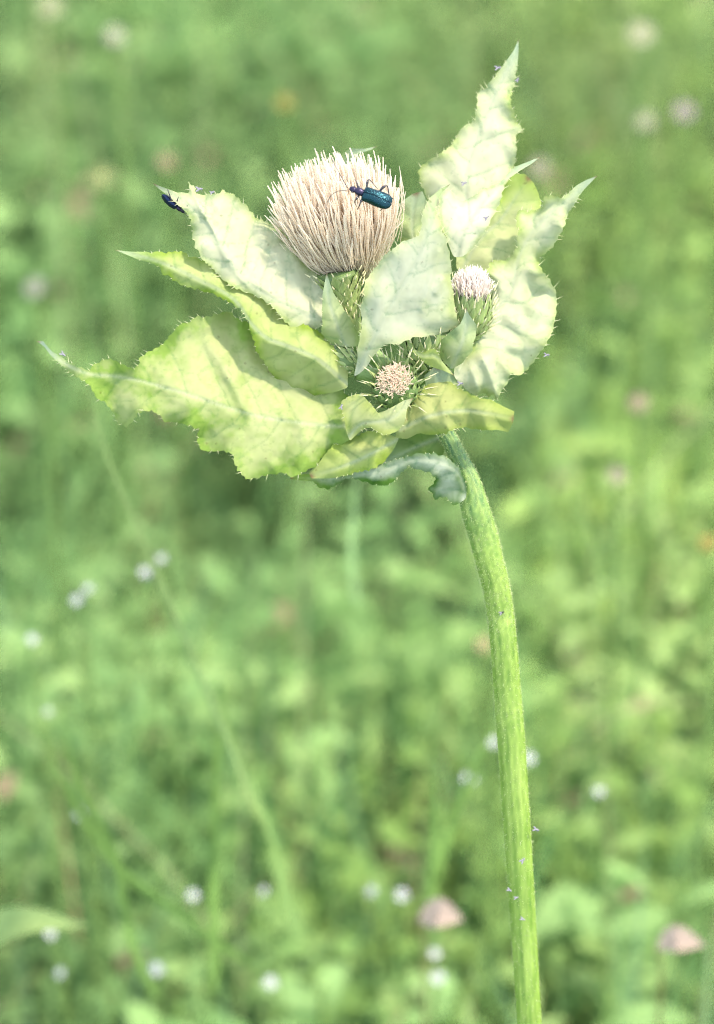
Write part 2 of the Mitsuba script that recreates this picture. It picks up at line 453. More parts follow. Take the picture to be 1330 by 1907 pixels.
# upper left bract with two points
bract([(284, 341), (302, 348), (330, 358), (352, 360), (352, 350), (350, 336), (361, 350), (368, 362), (388, 360), (408, 362), (414, 352), (420, 358), (436, 361), (452, 380), (474, 402),
       (502, 416), (522, 428), (534, 446), (546, 466), (570, 490), (610, 510), (640, 545), (650, 590), (630, 612), (604, 604), (588, 614), (566, 616), (545, 610), (524, 594), (510, 574), (492, 559), (470, 547), (448, 541),
       (424, 530), (404, 511), (392, 496), (380, 484), (370, 468), (363, 450), (361, 430), (358, 412), (353, 404), (338, 388), (316, 366), (298, 353)],
      [(632, 610, 3), (540, 572, 6), (470, 532, 7), (428, 486, 6), (398, 436, 4.5), (366, 396, 3.5), (328, 368, 3), (286, 343, 3)],
      creases=[(352, 345, 382, 402, 1.6, 5), (382, 402, 425, 484, 1.6, 6), (425, 484, 460, 530, 1.2, 7), (440, 400, 520, 520, -0.7, 14), (480, 430, 560, 540, 0.6, 10)],
      up=0.0, down=-0.62, ripple=1.4, pucker=0.48, cream=(0.69, 0.72, 0.52), green=(0.42, 0.53, 0.22), margin=10, seed=2, blotch=0.2, tipcol=(0.5, 0.58, 0.38),
      label='upper left bract, cream with two thin points')
# folded bract between the two
bract([(214, 465), (236, 468), (290, 471), (340, 471), (372, 483), (394, 482), (440, 512), (500, 556), (560, 596), (620, 640), (648, 690), (648, 722), (625, 730), (600, 734), (575, 738), (552, 734), (520, 711), (497, 685), (478, 652),
       (470, 620), (462, 596), (443, 575), (415, 555), (384, 544), (353, 538), (336, 527), (310, 509), (294, 497), (252, 481)],
      [(648, 716, 5), (590, 668, 9), (535, 644, 10), (498, 630, 10), (468, 603, 9), (434, 556, 8), (374, 523, 6), (300, 489, 4), (214, 465, 5)],
      up=-0.9, down=-1.15, ripple=0.9, pucker=0.3, cream=(0.54, 0.62, 0.28), green=(0.30, 0.45, 0.07), margin=12, seed=3, tipcol=(0.46, 0.58, 0.38), spine=0.6,
      label='folded left bract with a long thin point and a dark toothed lower edge')
# small bract at the foot of the main head
bract([(608, 508), (621, 545), (635, 567), (650, 590), (660, 607), (670, 628), (666, 645), (640, 646), (614, 640), (596, 620), (599, 590), (601, 548)],
      [(645, 648, 3), (628, 605, 7), (612, 560, 8), (608, 508, 8)], up=-0.3, down=-0.3, ripple=0.5, pucker=0.2, cream=(0.60, 0.67, 0.40), seed=4, keep=25, tooth=2, vspace=40)
# pale front bract
bract([(840, 342), (820, 352), (801, 368), (787, 393), (783, 422), (778, 437), (750, 448), (717, 473), (698, 500), (681, 524), (677, 550), (671, 581), (670, 610), (672, 626), (665, 650), (666, 668), (659, 702), (672, 694), (684, 682), (696, 662), (717, 641), (748, 637),
       (775, 629), (811, 622), (838, 614), (857, 605), (850, 592), (845, 575), (847, 560), (844, 542), (839, 516), (840, 490), (838, 466), (832, 445), (823, 422), (815, 404), (811, 390), (814, 372), (824, 358)],
      [(661, 700, 7), (690, 640, 12), (728, 565, 14), (772, 490, 16), (800, 420, 17), (812, 380, 16), (840, 342, 14)],
      creases=[(785, 575, 818, 470, 0.9, 6), (720, 500, 700, 600, 0.6, 12), (800, 610, 845, 590, 0.9, 12), (700, 650, 740, 600, -0.6, 14), (760, 440, 690, 515, -1.2, 9), (812, 545, 822, 522, 1.3, 6)],
      up=-0.10, down=-0.34, curl=-0.12, ripple=1.0, pucker=0.28, cream=(0.66, 0.71, 0.56), green=(0.58, 0.66, 0.32), margin=14, seed=5, tooth=2.2, tipcol=(0.34, 0.48, 0.22), vein=0.7, vspace=80,
      label='pale bluish front bract standing before the small right head')
# tall upper right bract
bract([(966, 72), (958, 92), (947, 108), (932, 126), (914, 147), (901, 170), (890, 172), (890, 195), (883, 226), (864, 234), (846, 258), (836, 274), (818, 285), (800, 299), (786, 308), (776, 321), (782, 340), (794, 366), (806, 400), (830, 440),
       (880, 452), (915, 410), (940, 350), (962, 304), (965, 284), (963, 256), (974, 240), (964, 229), (955, 206), (950, 185), (956, 164), (964, 126), (966, 92)],
      [(872, 450, -13), (868, 380, -13.5), (874, 305, -14.5), (898, 232, -16), (934, 150, -17), (955, 110, -17), (966, 72, -17)],
      creases=[(925, 245, 958, 236, 2.0, 16), (935, 282, 955, 300, -2.0, 14), (846, 262, 862, 330, 1.0, 14), (800, 310, 840, 340, 1.4, 18), (890, 200, 900, 240, 0.8, 9), (915, 310, 935, 330, 1.2, 16)],
      up=0.0, down=-0.1, ripple=1.7, pucker=0.5, cream=(0.70, 0.73, 0.53), green=(0.42, 0.53, 0.20), margin=12, seed=6, tooth=3.4, tipcol=(0.46, 0.60, 0.44), vspace=66,
      label='tall upper right bract ending in a fine point')
# bright bract before it
bract([(1006, 292), (981, 302), (957, 311), (942, 326), (935, 339), (908, 351), (886, 363), (862, 374), (846, 366), (836, 352), (818, 364), (813, 386), (820, 411), (830, 441), (838, 462), (845, 479), (862, 478), (876, 467), (890, 453), (903, 430), (915, 404), (926, 384), (934, 364),
       (939, 340), (951, 333), (968, 318), (990, 305)],
      [(852, 478, 7), (862, 440, 9), (884, 400, 8), (922, 352, 5), (950, 326, 3), (1006, 292, 1)],
      up=0.12, down=-0.5, ripple=0.9, pucker=0.35, cream=(0.76, 0.79, 0.62), green=(0.55, 0.64, 0.34), margin=8, seed=7, tooth=2.4, tipcol=(0.45, 0.60, 0.42), keep=30,
      label='bright bract with a pointed tip before the tall one')
# bract behind, with a green rounded shoulder
bract([(940, 346), (957, 323), (978, 324), (994, 340), (1003, 360), (1008, 380), (1000, 410), (985, 450), (965, 490), (930, 510), (890, 520), (850, 500), (850, 470), (890, 420)],
      [(862, 500, -9), (893, 446, -9), (932, 409, -10), (962, 365, -10.5), (985, 332, -11)], up=0.1, down=0.1, ripple=1.2, cream=(0.64, 0.70, 0.40), green=(0.40, 0.55, 0.12), margin=18, seed=8, tipcol=(0.33, 0.47, 0.12),
      label='yellow-green bract with a rounded shoulder behind the bright one')
# large right bract
bract([(1113, 327), (1092, 335), (1074, 345), (1060, 359), (1044, 370), (1028, 365), (1014, 366), (1012, 380), (1006, 388), (982, 395), (967, 392), (963, 412), (964, 441), (961, 470), (940, 486), (916, 486), (900, 520), (890, 560), (885, 610), (880, 645), (866, 664), (846, 684),
       (846, 702), (858, 716), (872, 730), (890, 738), (902, 730), (910, 742), (918, 732), (927, 745), (934, 724), (946, 718), (950, 694), (965, 700), (984, 684), (998, 664), (1014, 646), (1028, 618), (1036, 592), (1039, 568), (1036, 546), (1029, 529), (1014, 510), (1005, 494), (1008, 478),
       (1030, 460), (1042, 440), (1053, 418), (1060, 396), (1072, 375), (1087, 354), (1106, 334)],
      [(850, 702, 3), (884, 625, 0), (930, 572, -2), (953, 540, -3), (970, 470, -3.5), (1005, 415, -4), (1058, 372, -4), (1085, 350, -4), (1113, 327, -3)],
      creases=[(880, 690, 892, 735, 2.0, 8), (903, 670, 926, 738, 2.2, 9), (928, 655, 952, 694, 1.8, 10), (890, 640, 960, 650, 0.9, 9), (955, 605, 1012, 645, 1.5, 13), (965, 560, 1030, 590, 1.2, 13), (985, 520, 1030, 545, -1.2, 12), (1010, 400, 1045, 400, 0.9, 14), (990, 480, 1010, 500, -1.5, 14), (925, 500, 945, 470, 1.5, 14)],
      up=0.05, down=-0.08, ripple=3.0, pucker=0.6, cream=(0.68, 0.72, 0.52), green=(0.42, 0.54, 0.20), margin=12, seed=9, tooth=3.2, tipcol=(0.44, 0.58, 0.42), vspace=62, spine=1.15, vein=0.6,
      label='large right bract with scalloped spiny edge')
# small upright bract left of the right bract's foot
bract([(868, 572), (874, 586), (888, 606), (885, 630), (876, 656), (861, 677), (840, 688), (822, 668), (811, 647), (826, 630), (840, 617), (857, 604), (864, 588)],
      [(838, 690, 4), (856, 650, 9), (868, 610, 9), (868, 572, 10)], up=-0.4, down=-0.35, ripple=0.7, pucker=0.2, cream=(0.64, 0.70, 0.40), seed=10, keep=30, tooth=1.6, vspace=40, spine=0.5)
# small twisted yellow one in front
bract([(757, 637), (770, 650), (789, 657), (808, 648), (816, 656), (823, 672), (847, 700), (828, 691), (800, 682), (779, 664), (762, 649)],
      [(757, 637, 5), (785, 662, 9), (812, 664, 10), (847, 700, 9)], up=0.2, down=-0.7, ripple=0.6, pucker=0.2, cream=(0.56, 0.65, 0.22), green=(0.36, 0.50, 0.08), seed=11, keep=20, tooth=1.2, spine=0.4, vspace=40, tipcol=(0.5, 0.6, 0.25))
# sheet below it
bract([(790, 700), (812, 680), (842, 690), (862, 718), (850, 745), (800, 750)], [(820, 750, 2), (818, 720, 3), (816, 682, 4)], cream=(0.46, 0.54, 0.2), green=(0.3, 0.42, 0.1), seed=12, keep=25, tooth=1, spine=0, ripple=0.5)
# lower right bract, yellow-green in the shade
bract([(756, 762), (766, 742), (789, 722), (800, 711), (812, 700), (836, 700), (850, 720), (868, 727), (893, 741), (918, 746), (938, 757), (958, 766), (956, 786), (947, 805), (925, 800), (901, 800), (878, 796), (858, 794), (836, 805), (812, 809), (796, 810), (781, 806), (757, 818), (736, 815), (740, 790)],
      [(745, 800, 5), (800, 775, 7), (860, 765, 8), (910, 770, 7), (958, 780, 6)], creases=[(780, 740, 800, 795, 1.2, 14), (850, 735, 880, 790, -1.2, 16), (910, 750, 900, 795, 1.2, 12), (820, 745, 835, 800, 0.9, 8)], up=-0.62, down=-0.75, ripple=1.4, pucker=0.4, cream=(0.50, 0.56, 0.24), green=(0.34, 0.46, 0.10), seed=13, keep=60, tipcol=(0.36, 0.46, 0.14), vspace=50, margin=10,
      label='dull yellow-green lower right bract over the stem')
# flap under the front head
bract([(639, 748), (655, 738), (674, 735), (690, 752), (704, 772), (732, 757), (752, 746), (770, 741), (758, 762), (754, 788), (742, 804), (716, 811), (702, 803), (692, 794), (672, 800), (652, 822), (645, 804), (641, 776)],
      [(648, 815, 6), (672, 790, 9), (705, 785, 11), (735, 775, 12), (770, 741, 11)], up=-0.3, down=-0.3, ripple=0.5, pucker=0.3, cream=(0.62, 0.68, 0.36), green=(0.44, 0.54, 0.16), seed=14, keep=20, tooth=1.5, spine=0.5, vspace=45, tipcol=(0.6, 0.68, 0.42))
# bottom bract
bract([(651, 816), (690, 802), (718, 808), (744, 815), (733, 838), (715, 860), (690, 875), (654, 884), (612, 891), (580, 891), (575, 880), (597, 858), (622, 826)],
      [(742, 818, 1), (690, 846, 4), (640, 868, 5), (578, 888, 4)], up=-0.5, down=-0.4, ripple=0.8, cream=(0.52, 0.59, 0.26), green=(0.32, 0.45, 0.08), seed=15, keep=40, vspace=45, tipcol=(0.4, 0.5, 0.2), spine=0.5)
# strongly curved leaf that clasps the stem
bract([(868, 928), (871, 900), (858, 874), (836, 853), (811, 845), (776, 844), (750, 850), (715, 862), (660, 872), (600, 882), (545, 884), (540, 892), (585, 897), (592, 908), (618, 912), (632, 901), (654, 891), (676, 897), (708, 903), (732, 897), (748, 879), (762, 867), (777, 877), (803, 881), (815, 893), (801, 911),
       (811, 929), (829, 923), (845, 942), (858, 936)],
      [(866, 930, 3), (862, 898, 5), (848, 876, 6), (822, 860, 6), (776, 855, 5), (735, 868, 3), (680, 884, 1), (610, 894, 0), (540, 889, -2)],
      up=-0.4, down=-0.1, curl=-0.3, ripple=0.8, cream=(0.62, 0.70, 0.58), green=(0.10, 0.22, 0.04), margin=13, seed=16, keep=15, tooth=4.5, spine=0.35, tipcol=(0.3, 0.44, 0.08), vspace=40,
      label='curved stem leaf with pale back and dark crinkled edge')
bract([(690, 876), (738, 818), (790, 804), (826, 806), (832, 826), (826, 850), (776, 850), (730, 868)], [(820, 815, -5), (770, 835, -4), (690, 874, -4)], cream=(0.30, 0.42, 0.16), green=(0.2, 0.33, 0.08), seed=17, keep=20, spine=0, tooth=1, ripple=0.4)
# pieces behind the main head
bract([(750, 374), (768, 361), (787, 356), (797, 380), (800, 420), (792, 446), (765, 458), (748, 462), (740, 430), (748, 400)], [(770, 462, -10), (768, 410, -9), (775, 358, -9)], cream=(0.58, 0.66, 0.34), green=(0.42, 0.55, 0.16), seed=18, keep=25, tooth=2, spine=0.5, vspace=40)
bract([(636, 330), (634, 298), (640, 284), (655, 276), (680, 277), (703, 272), (690, 279), (671, 285), (658, 293), (664, 330), (660, 420), (630, 420)], [(645, 420, -24), (645, 340, -22), (648, 290, -18), (672, 281, -16), (703, 272, -15)], up=0.1, down=0.1, seed=19, cream=(0.56, 0.66, 0.36), keep=60, tooth=0.8, spine=0, ripple=0.4, tipcol=(0.52, 0.66, 0.46))

# ------------------------------------------------------------------ flower heads
# shared floret shapes along +z, one unit long, radius in units of length
FLORETS = []
for k in range(10):
    b = rng.normal(size=2) * 0.05
    bow = 0.08 * (0.6 + 0.08 * k)
    b2 = rng.normal(size=2) * 0.022
    t = np.linspace(0, 1, 8)
    p = np.stack([bow * np.sin(np.pi * t) ** 1.0 + b[0] * t**2 + b2[0] * np.sin(t * 5), b[1] * t**2 + b2[1] * np.sin(t * 5 + 1), t], 1)
    rr = np.array([0.011, 0.010, 0.0095, 0.0095, 0.0105, 0.013, 0.0125, 0.006]) * rng.uniform(0.42, 0.66)
    v, f = tube(p, rr, sides=5)
    tone = rng.uniform(-1, 1)
    c0, c1, c2 = np.array([0.70, 0.65, 0.51]), np.array([0.80, 0.725, 0.625]) * (1 + 0.08 * tone), np.array([0.80, 0.74, 0.665]) * (1 + 0.05 * tone)
    tz = np.clip(v[:, 2], 0, 1)[:, None]
    c = np.where(tz < 0.55, c0 + (c1 - c0) * tz / 0.55, c1 + (c2 - c1) * (tz - 0.55) / 0.45)
    FLORETS.append((v, f, np.clip(c, 0, 0.92)))
BUD_FLORETS = [(np.stack([v[:, 0] - 0.08 * (0.6 + 0.08 * k) * np.sin(np.pi * np.clip(v[:, 2], 0, 1)), v[:, 1], v[:, 2]], 1), f, c) for k, (v, f, c) in enumerate(FLORETS)]
FLORET_PLY = [mikit.ply((v, f), 'floret_skin', smooth=True, color=c) for v, f, c in FLORETS]


def floret_matrix(base, tip, fat=1.0, out=None):
    d = tip - base
    L = np.linalg.norm(d)
    x, y, z = basis(d)
    a = rng.uniform(0, 2 * np.pi)
    x, y = x * np.cos(a) + y * np.sin(a), -x * np.sin(a) + y * np.cos(a)
    w = fat * 0.026 / L
    if out is not None:
        x = unit(out - z * np.dot(out, z))
        y = np.cross(z, x)
        w = fat
    return frame(base, x * L * w, y * L * w, z * L)


def scale_mesh(tilt, wide, spine_len, tone):
    """An involucre scale along +z (1 unit long), outward is +y: a pointed keeled plate that ends in a spine."""
    t = np.linspace(0, 1, 7)
    w = wide * np.array([0.7, 0.95, 1.0, 0.9, 0.62, 0.3, 0.12])
    yb = tilt * t**2
    v, c = [], []
    for k in range(7):
        for s_, h in ((-1, 0.0), (-0.5, 0.05), (0, 0.09), (0.5, 0.05), (1, 0.0)):
            v.append([s_ * w[k], yb[k] + h * (1 - t[k]), t[k]])
            g = np.array([0.15, 0.23, 0.07]) * (1 + 0.25 * tone)
            edge_ = np.array([0.33, 0.38, 0.18])
            q = 0.55 * abs(s_) + 0.35 * t[k]
            c.append(g * (1 - q) + edge_ * q)
    i, j = np.meshgrid(np.arange(6), np.arange(4), indexing='ij')
    q = np.stack([i * 5 + j, i * 5 + j + 1, (i + 1) * 5 + j + 1, (i + 1) * 5 + j], -1).reshape(-1, 4)
    f = np.vstack([q[:, [0, 1, 2]], q[:, [0, 2, 3]]])
    d = np.array([0, 2 * tilt, 1.0])
    d /= np.linalg.norm(d)
    b = np.array([0, yb[-1] + 0.01, 0.97])
    cv, cf = cones(b[None], (b + d * spine_len)[None], np.array([0.05]), 5)
    return join([(np.array(v), f, np.array(c)), (cv, cf, np.array([0.44, 0.43, 0.26]))])


def involucre(key, foot_, axis, R, L, rows, per, length, tilt, spine_len, profile, face=V(0, 0, 1), wide=0.28, cover=-0.35):
    """The green body and its overlapping scales (those that can be seen are parts)."""
    x, y, z = basis(axis)
    t = np.linspace(0, 1, 12)
    prof = np.interp(t, *profile) * R
    put(key + '__receptacle', tube(foot_ + t[:, None] * L * z, np.maximum(prof, 0.0004), sides=20), 'green_skin', (0.09, 0.15, 0.05))
    for r_ in range(rows):
        u = (r_ + 0.5) / rows
        variants = []
        for q in range(3):
            m = scale_mesh(tilt * (0.4 + 0.8 * u), wide, spine_len * rng.uniform(0.8, 1.2), rng.uniform(-1, 1))
            variants.append(mikit.ply(m[:2], 'green_skin', smooth=True, color=m[2]))
        for k in range(per):
            a = (k + 0.5 * (r_ % 2) + rng.uniform(-0.15, 0.15)) * 2 * np.pi / per
            out = np.cos(a) * x + np.sin(a) * y
            if np.dot(out, face) < cover:
                continue
            uu = u * 0.80
            rad = np.interp(uu, *profile) * R
            drad = (np.interp(min(uu + 0.2, 1), *profile) - np.interp(uu, *profile)) * R / (0.2 * L)
            up_ = unit(z + out * np.clip(drad, -0.8, 0.8))
            side = np.cross(out, up_)
            o2 = unit(np.cross(up_, side))
            ln = length * rng.uniform(0.85, 1.15)
            put_copy(key + '__scale', variants[k % 3], frame(foot_ + uu * L * z + out * rad, unit(side) * ln, o2 * ln, up_ * ln))


# the large open head
HEAD = TH + '__flower_head'
tag(HEAD, 'large open cream flower head with long florets')
ax = unit(V(-0.22, 0.93, 0.30))
h0 = at(659, 512, -6)
hx, hy, hz = basis(ax)
involucre(HEAD, at(656, 626, -4), ax, 0.0042, 0.0155, 9, 11, 0.0042, 0.30, 0.35, ([0, 0.3, 0.6, 0.85, 1.0], [0.42, 0.62, 0.85, 1.0, 1.1]))
rest, n_single, n_all = [], 0, 2000
ga = math.pi * (3 - math.sqrt(5))
cand = []
for k in range(n_all):
    u = (k + 0.5) / n_all
    th = math.radians(51) * math.sqrt(u) ** 1.05
    th += rng.normal() * 0.07
    phi = k * ga + rng.normal() * 0.2
    out = np.cos(phi) * hx + np.sin(phi) * hy
    th *= 1 - 0.16 * max(0.0, float(np.dot(out, RGT)))
    d = np.cos(th) * hz + np.sin(th) * out
    deg = math.degrees(th)
    L = np.interp(deg, [0, 25, 38, 47, 56], [27.8, 27.0, 23.4, 18.2, 12.0]) * 1e-3 * (1.04 - 0.40 * rng.random() ** 1.7) * (1 - 0.10 * max(0.0, float(np.dot(out, RGT))) * math.sin(th) / 0.7)
    base_ = h0 + out * 0.0042 * (th / 1.15) - hz * 0.001
    tip_ = h0 + d * L + rng.normal(size=3) * 0.0007
    cand.append((np.dot(tip_ - h0, V(0, 0, 1)), base_, tip_, d - hz * 0.999 * np.dot(d, hz) + hx * 1e-4))
for a, b in (((742, 450, -1), (747, 309, -2)), ((738, 440, 0), (749, 330, 0)), ((735, 445, 1), (743, 345, 2)), ((745, 455, -2), (752, 372, 0)), ((730, 450, 2), (738, 352, 4)), ((690, 480, 0), (745, 402, 6)), ((688, 485, -1), (751, 420, 3)),
             ((620, 500, 0), (575, 497, 4)), ((610, 490, 0), (562, 472, 4)), ((600, 470, -2), (516, 404, -2)), ((620, 505, 2), (598, 515, 5)), ((625, 505, 0), (607, 508, 8)), ((600, 460, -2), (519, 368, -4))):
    cand.append((1.0, at(*a), at(*b), at(*b) - h0 + V(0.3, 0, 0) * (b[0] > 650) * 0.001))
cand.sort(key=lambda q: -q[0])
for k, (dz_, b, tp, ow) in enumerate(cand):
    m = floret_matrix(b, tp, rng.uniform(0.8, 1.15), ow)
    if k < 280:
        put_copy(HEAD + '__floret', FLORET_PLY[k % 10], m)
    else:
        v, f, c = FLORETS[k % 10]
        rest.append((v @ m[:3, :3].T + m[:3, 3], f, c))
rm = join(rest)
tag(put(HEAD + '__floret_mass', rm[:2], 'floret_skin', rm[2]), kind='stuff')


def small_head(key, label, foot_, axis, R, L, bloom, blen, n, rows, per, slen, tilt, spine_len, prof, pink, face=V(0, 0, 1), cover=-0.3, wide=0.2):
    tag(key, label)
    involucre(key, foot_, axis, R, L, rows, per, slen, tilt, spine_len, prof, face=face, cover=cover, wide=wide)
    x, y, z = basis(axis)
    top = foot_ + z * L * 0.82
    parts = []
    for k in range(n):
        u = (k + 0.5) / n
        rr = math.sqrt(u)
        ph = k * ga
        out = np.cos(ph) * x + np.sin(ph) * y
        b = top + out * rr * bloom * 0.75
        tp = top + out * rr * bloom + z * (blen * (1.0 - 0.45 * rr**2.2)) + rng.normal(size=3) * 0.0001
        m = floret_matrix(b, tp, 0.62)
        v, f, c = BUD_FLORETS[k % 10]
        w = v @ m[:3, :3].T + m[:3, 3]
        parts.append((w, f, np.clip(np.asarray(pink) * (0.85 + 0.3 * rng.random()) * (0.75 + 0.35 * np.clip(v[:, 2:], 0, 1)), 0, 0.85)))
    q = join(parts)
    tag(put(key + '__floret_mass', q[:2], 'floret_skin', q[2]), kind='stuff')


PROF = ([0, 0.2, 0.5, 0.8, 1.0], [0.35, 0.8, 1.0, 0.92, 0.72])
small_head(TH + '__right_bud', 'small half-open right head with white-pink florets', at(872, 632, -1), V(0.05, 0.80, 0.50), 0.0047, 0.0125, 0.0043, 0.0078, 480, 7, 13, 0.0042, 0.25, 0.55,
           PROF, (0.82, 0.74, 0.71))
small_head(TH + '__front_bud', 'small front head with a tan button ringed by spines', at(742, 738, 0), V(-0.10, 0.34, 0.93), 0.0052, 0.0105, 0.0036, 0.0030, 460, 4, 12, 0.0036, 0.8, 0.75,
           ([0, 0.25, 0.55, 0.85, 1.0], [0.4, 0.85, 1.0, 0.75, 0.45]), (0.72, 0.615, 0.52), face=V(0, 0, 1), cover=-2, wide=0.16)
small_head(TH + '__left_bud', 'small closed left bud with a pale spiny crest', at(664, 690, 0), V(-0.80, 0.45, 0.35), 0.0037, 0.0075, 0.0026, 0.0026, 110, 5, 11, 0.0026, 0.3, 0.45,
           PROF, (0.34, 0.34, 0.2), cover=-0.6, wide=0.18)
small_head(TH + '__hidden_bud', 'dark green bud half hidden below the pale front bract', at(800, 690, -4), V(0.05, 0.75, 0.45), 0.0062, 0.011, 0.0034, 0.002, 70, 6, 13, 0.0042, 0.35, 0.6,
           PROF, (0.28, 0.30, 0.16), cover=-0.5, wide=0.2)
# stalks inside the tuft
for a in ([(742, 700, -3), (700, 665, -4), (656, 630, -4)], [(760, 715, -3), (820, 680, -3), (873, 630, -1)], [(755, 720, -3), (748, 735, -1), (742, 740, 0)], [(742, 700, -3), (700, 700, 0), (666, 692, 1)], [(760, 710, -3), (790, 700, -4), (800, 690, -4)]):
    put(TH + '__flower_stalk', tube(spline([at(*q) for q in a], 14), 0.0018, sides=12), 'green_skin', (0.17, 0.27, 0.09))


# ------------------------------------------------------------------ beetles
def beetle(key, label, place, k=1.0, legs=None, antennae=None, shell='elytra_metal'):
    """A long slim beetle; local millimetres: x towards its head, y its left, z its back. place is a 4 x 4 to the world."""
    tag(key, label, 'beetle')

    def add(name, mesh, bsdf, smooth=True):
        tm = trimesh.Trimesh(np.asarray(mesh[0], float), np.asarray(mesh[1]), process=False)
        cc = tm.vertices.mean(0) - np.array([0, 0, 0.4])
        if (tm.face_normals * (tm.triangles_center - cc) * tm.area_faces[:, None]).sum() < 0:
            mesh = (mesh[0], np.asarray(mesh[1])[:, ::-1])
        v = np.asarray(mesh[0]) * 0.001 * k
        return put(f'{key}__{name}', (v @ place[:3, :3].T + place[:3, 3], mesh[1]), bsdf, smooth=smooth)

    def body(xs, ws, hs, z0, half=0, sides=28):
        """Rounded body from stations: x, half-width, height; half = +1/-1 keeps the left/right half with its inner wall."""
        ang = np.linspace(0, np.pi, sides // 2 + 1) if half else np.arange(sides) * 2 * np.pi / sides
        x_, w_, h_ = spline(np.stack([xs, ws, hs], 1), 28).T
        rows = []
        for a, b, c in zip(x_, np.maximum(w_, 0.01), np.maximum(h_, 0.01)):
            if half:
                t = np.linspace(0.015, np.pi / 2 + 0.35, len(ang))
                rows.append(np.stack([0 * t + a, half * (b * np.sin(t) ** 0.8 + 0.015), z0 + c * np.cos(t) + 0 * t], 1))
            else:
                rows.append(np.stack([0 * ang + a, b * np.cos(ang), z0 + c * np.sin(ang)], 1))
        v = np.concatenate(rows)
        m, n = len(rows), len(ang)
        i, j = np.meshgrid(np.arange(m - 1), np.arange(n - (1 if half else 0)), indexing='ij')
        q = np.stack([i * n + j, i * n + (j + 1) % n, (i + 1) * n + (j + 1) % n, (i + 1) * n + j], -1).reshape(-1, 4)
        f = np.vstack([q[:, [0, 1, 2]], q[:, [0, 2, 3]]])
        return v, f

    add('abdomen', body([2.0, 1.0, -1.5, -3.6, -4.5], [1.3, 1.7, 1.9, 1.5, 0.2], [0.7, 0.9, 0.95, 0.75, 0.1], -0.1), 'dark_chitin')
    for s_, nm in ((1, 'elytron'), (-1, 'elytron')):
        add(nm, body([2.25, 2.1, 1.6, 0, -2, -3.6, -4.5, -4.85], [0.8, 1.5, 1.75, 1.78, 1.92, 1.78, 1.2, 0.2], [0.35, 0.85, 1.15, 1.45, 1.30, 0.85, 0.42, 0.08], 0.12, s_), shell)
    add('pronotum', body([4.1, 3.9, 3.2, 2.6, 2.2, 2.0], [0.5, 0.74, 0.95, 0.86, 0.80, 0.6], [0.45, 0.66, 0.8, 0.74, 0.6, 0.5], 0.1), 'thorax_metal')
    hd_ = add('head', body([5.55, 5.4, 5.0, 4.5, 4.1, 3.9], [0.15, 0.42, 0.62, 0.76, 0.62, 0.5], [0.12, 0.36, 0.52, 0.6, 0.5, 0.4], 0.02), 'thorax_metal')
    for s_ in (1, -1):
        v, f = ellipsoid((4.62, 0.66 * s_, 0.15), (0.26, 0, 0), (0, 0.2, 0), (0, 0, 0.3), 2)
        put(f'{hd_}__eye', (v * 0.001 * k @ place[:3, :3].T + place[:3, 3], f), 'dark_chitin')
    for pts, fat in legs:
        p = spline(pts, 22)
        t = np.linspace(0, 1, 22)
        r = 1.3 * fat * np.interp(t, [0, 0.12, 0.3, 0.42, 0.5, 0.72, 0.76, 1.0], [0.16, 0.24, 0.30, 0.15, 0.14, 0.11, 0.09, 0.07])
        add('leg', tube(p, r, 9), 'dark_chitin')
    for pts in antennae:
        p = spline(pts, 40)
        r = np.linspace(0.10, 0.045, 40) * (1 + 0.25 * np.cos(np.arange(40) * 2 * np.pi / 4))
        add('antenna', tube(p, r, 7), 'dark_chitin')


# place: forward from the tail (726,376) to the head (646,354)
def beetle_place(cx, cy, cz, fx, fy, back):
    x = unit(V(fx, fy, 0.0) + 0.0)
    z = np.asarray(back, float)
    z = unit(z - x * np.dot(z, x))
    return frame(at(cx, cy, cz), x, np.cross(z, x), z)


def loc(px, py, c=(693, 366), f=(-0.936, 0.352)):
    """Photo pixels to the beetle's own x, y in millimetres."""
    dx, dy = (px - c[0]) * MM * 1000, -(py - c[1]) * MM * 1000
    return dx * f[0] + dy * f[1], -(dx * -f[1] + dy * f[0]) * -1


def pl(pts):
    out = []
    for px, py, z in pts:
        a, b = loc(px, py)
        out.append((a, b, z))
    return out


BPLACE = beetle_place(693, 366, 18.5, -0.936, 0.352, V(-0.05, 0.25, 0.96))
LEGS = [(pl([(671, 355, -0.3), (666, 345, 0.1), (664, 336, -0.6), (661, 328, -1.8)]), 0.8),
        (pl([(683, 350, -0.3), (684, 339, 0.2), (687, 333, 0.1), (692, 335, -0.4), (705, 346, -1.8)]), 0.8),
        (pl([(706, 357, -0.3), (713, 349, 0.2), (722, 345, 0.2), (727, 362, -0.8), (736, 366, -1.8)]), 0.9),
        (pl([(669, 362, -0.3), (663, 371, 0.0), (660, 376, -0.4), (665, 383, -1.6)]), 0.8),
        (pl([(677, 366, -0.3), (672, 376, 0.1), (669, 383, -0.2), (665, 389, -1.4)]), 0.9),
        (pl([(697, 377, -0.3), (706, 383, 0.0), (713, 388, -0.2), (708, 391, -1.4)]), 0.9)]
ANT = [pl([(645, 356, 0.2), (634, 356, 0.5), (618, 363, 0.5), (608, 377, 0.2), (604, 393, -0.4)]),
       pl([(646, 350, 0.2), (637, 334, 0.6), (627, 315, 0.6), (619, 298, 0.3), (615, 286, 0.0)])]
beetle('blue_beetle', 'slim metallic blue-green beetle with long antennae walking on the large cream flower head', BPLACE, 0.96, LEGS, ANT)

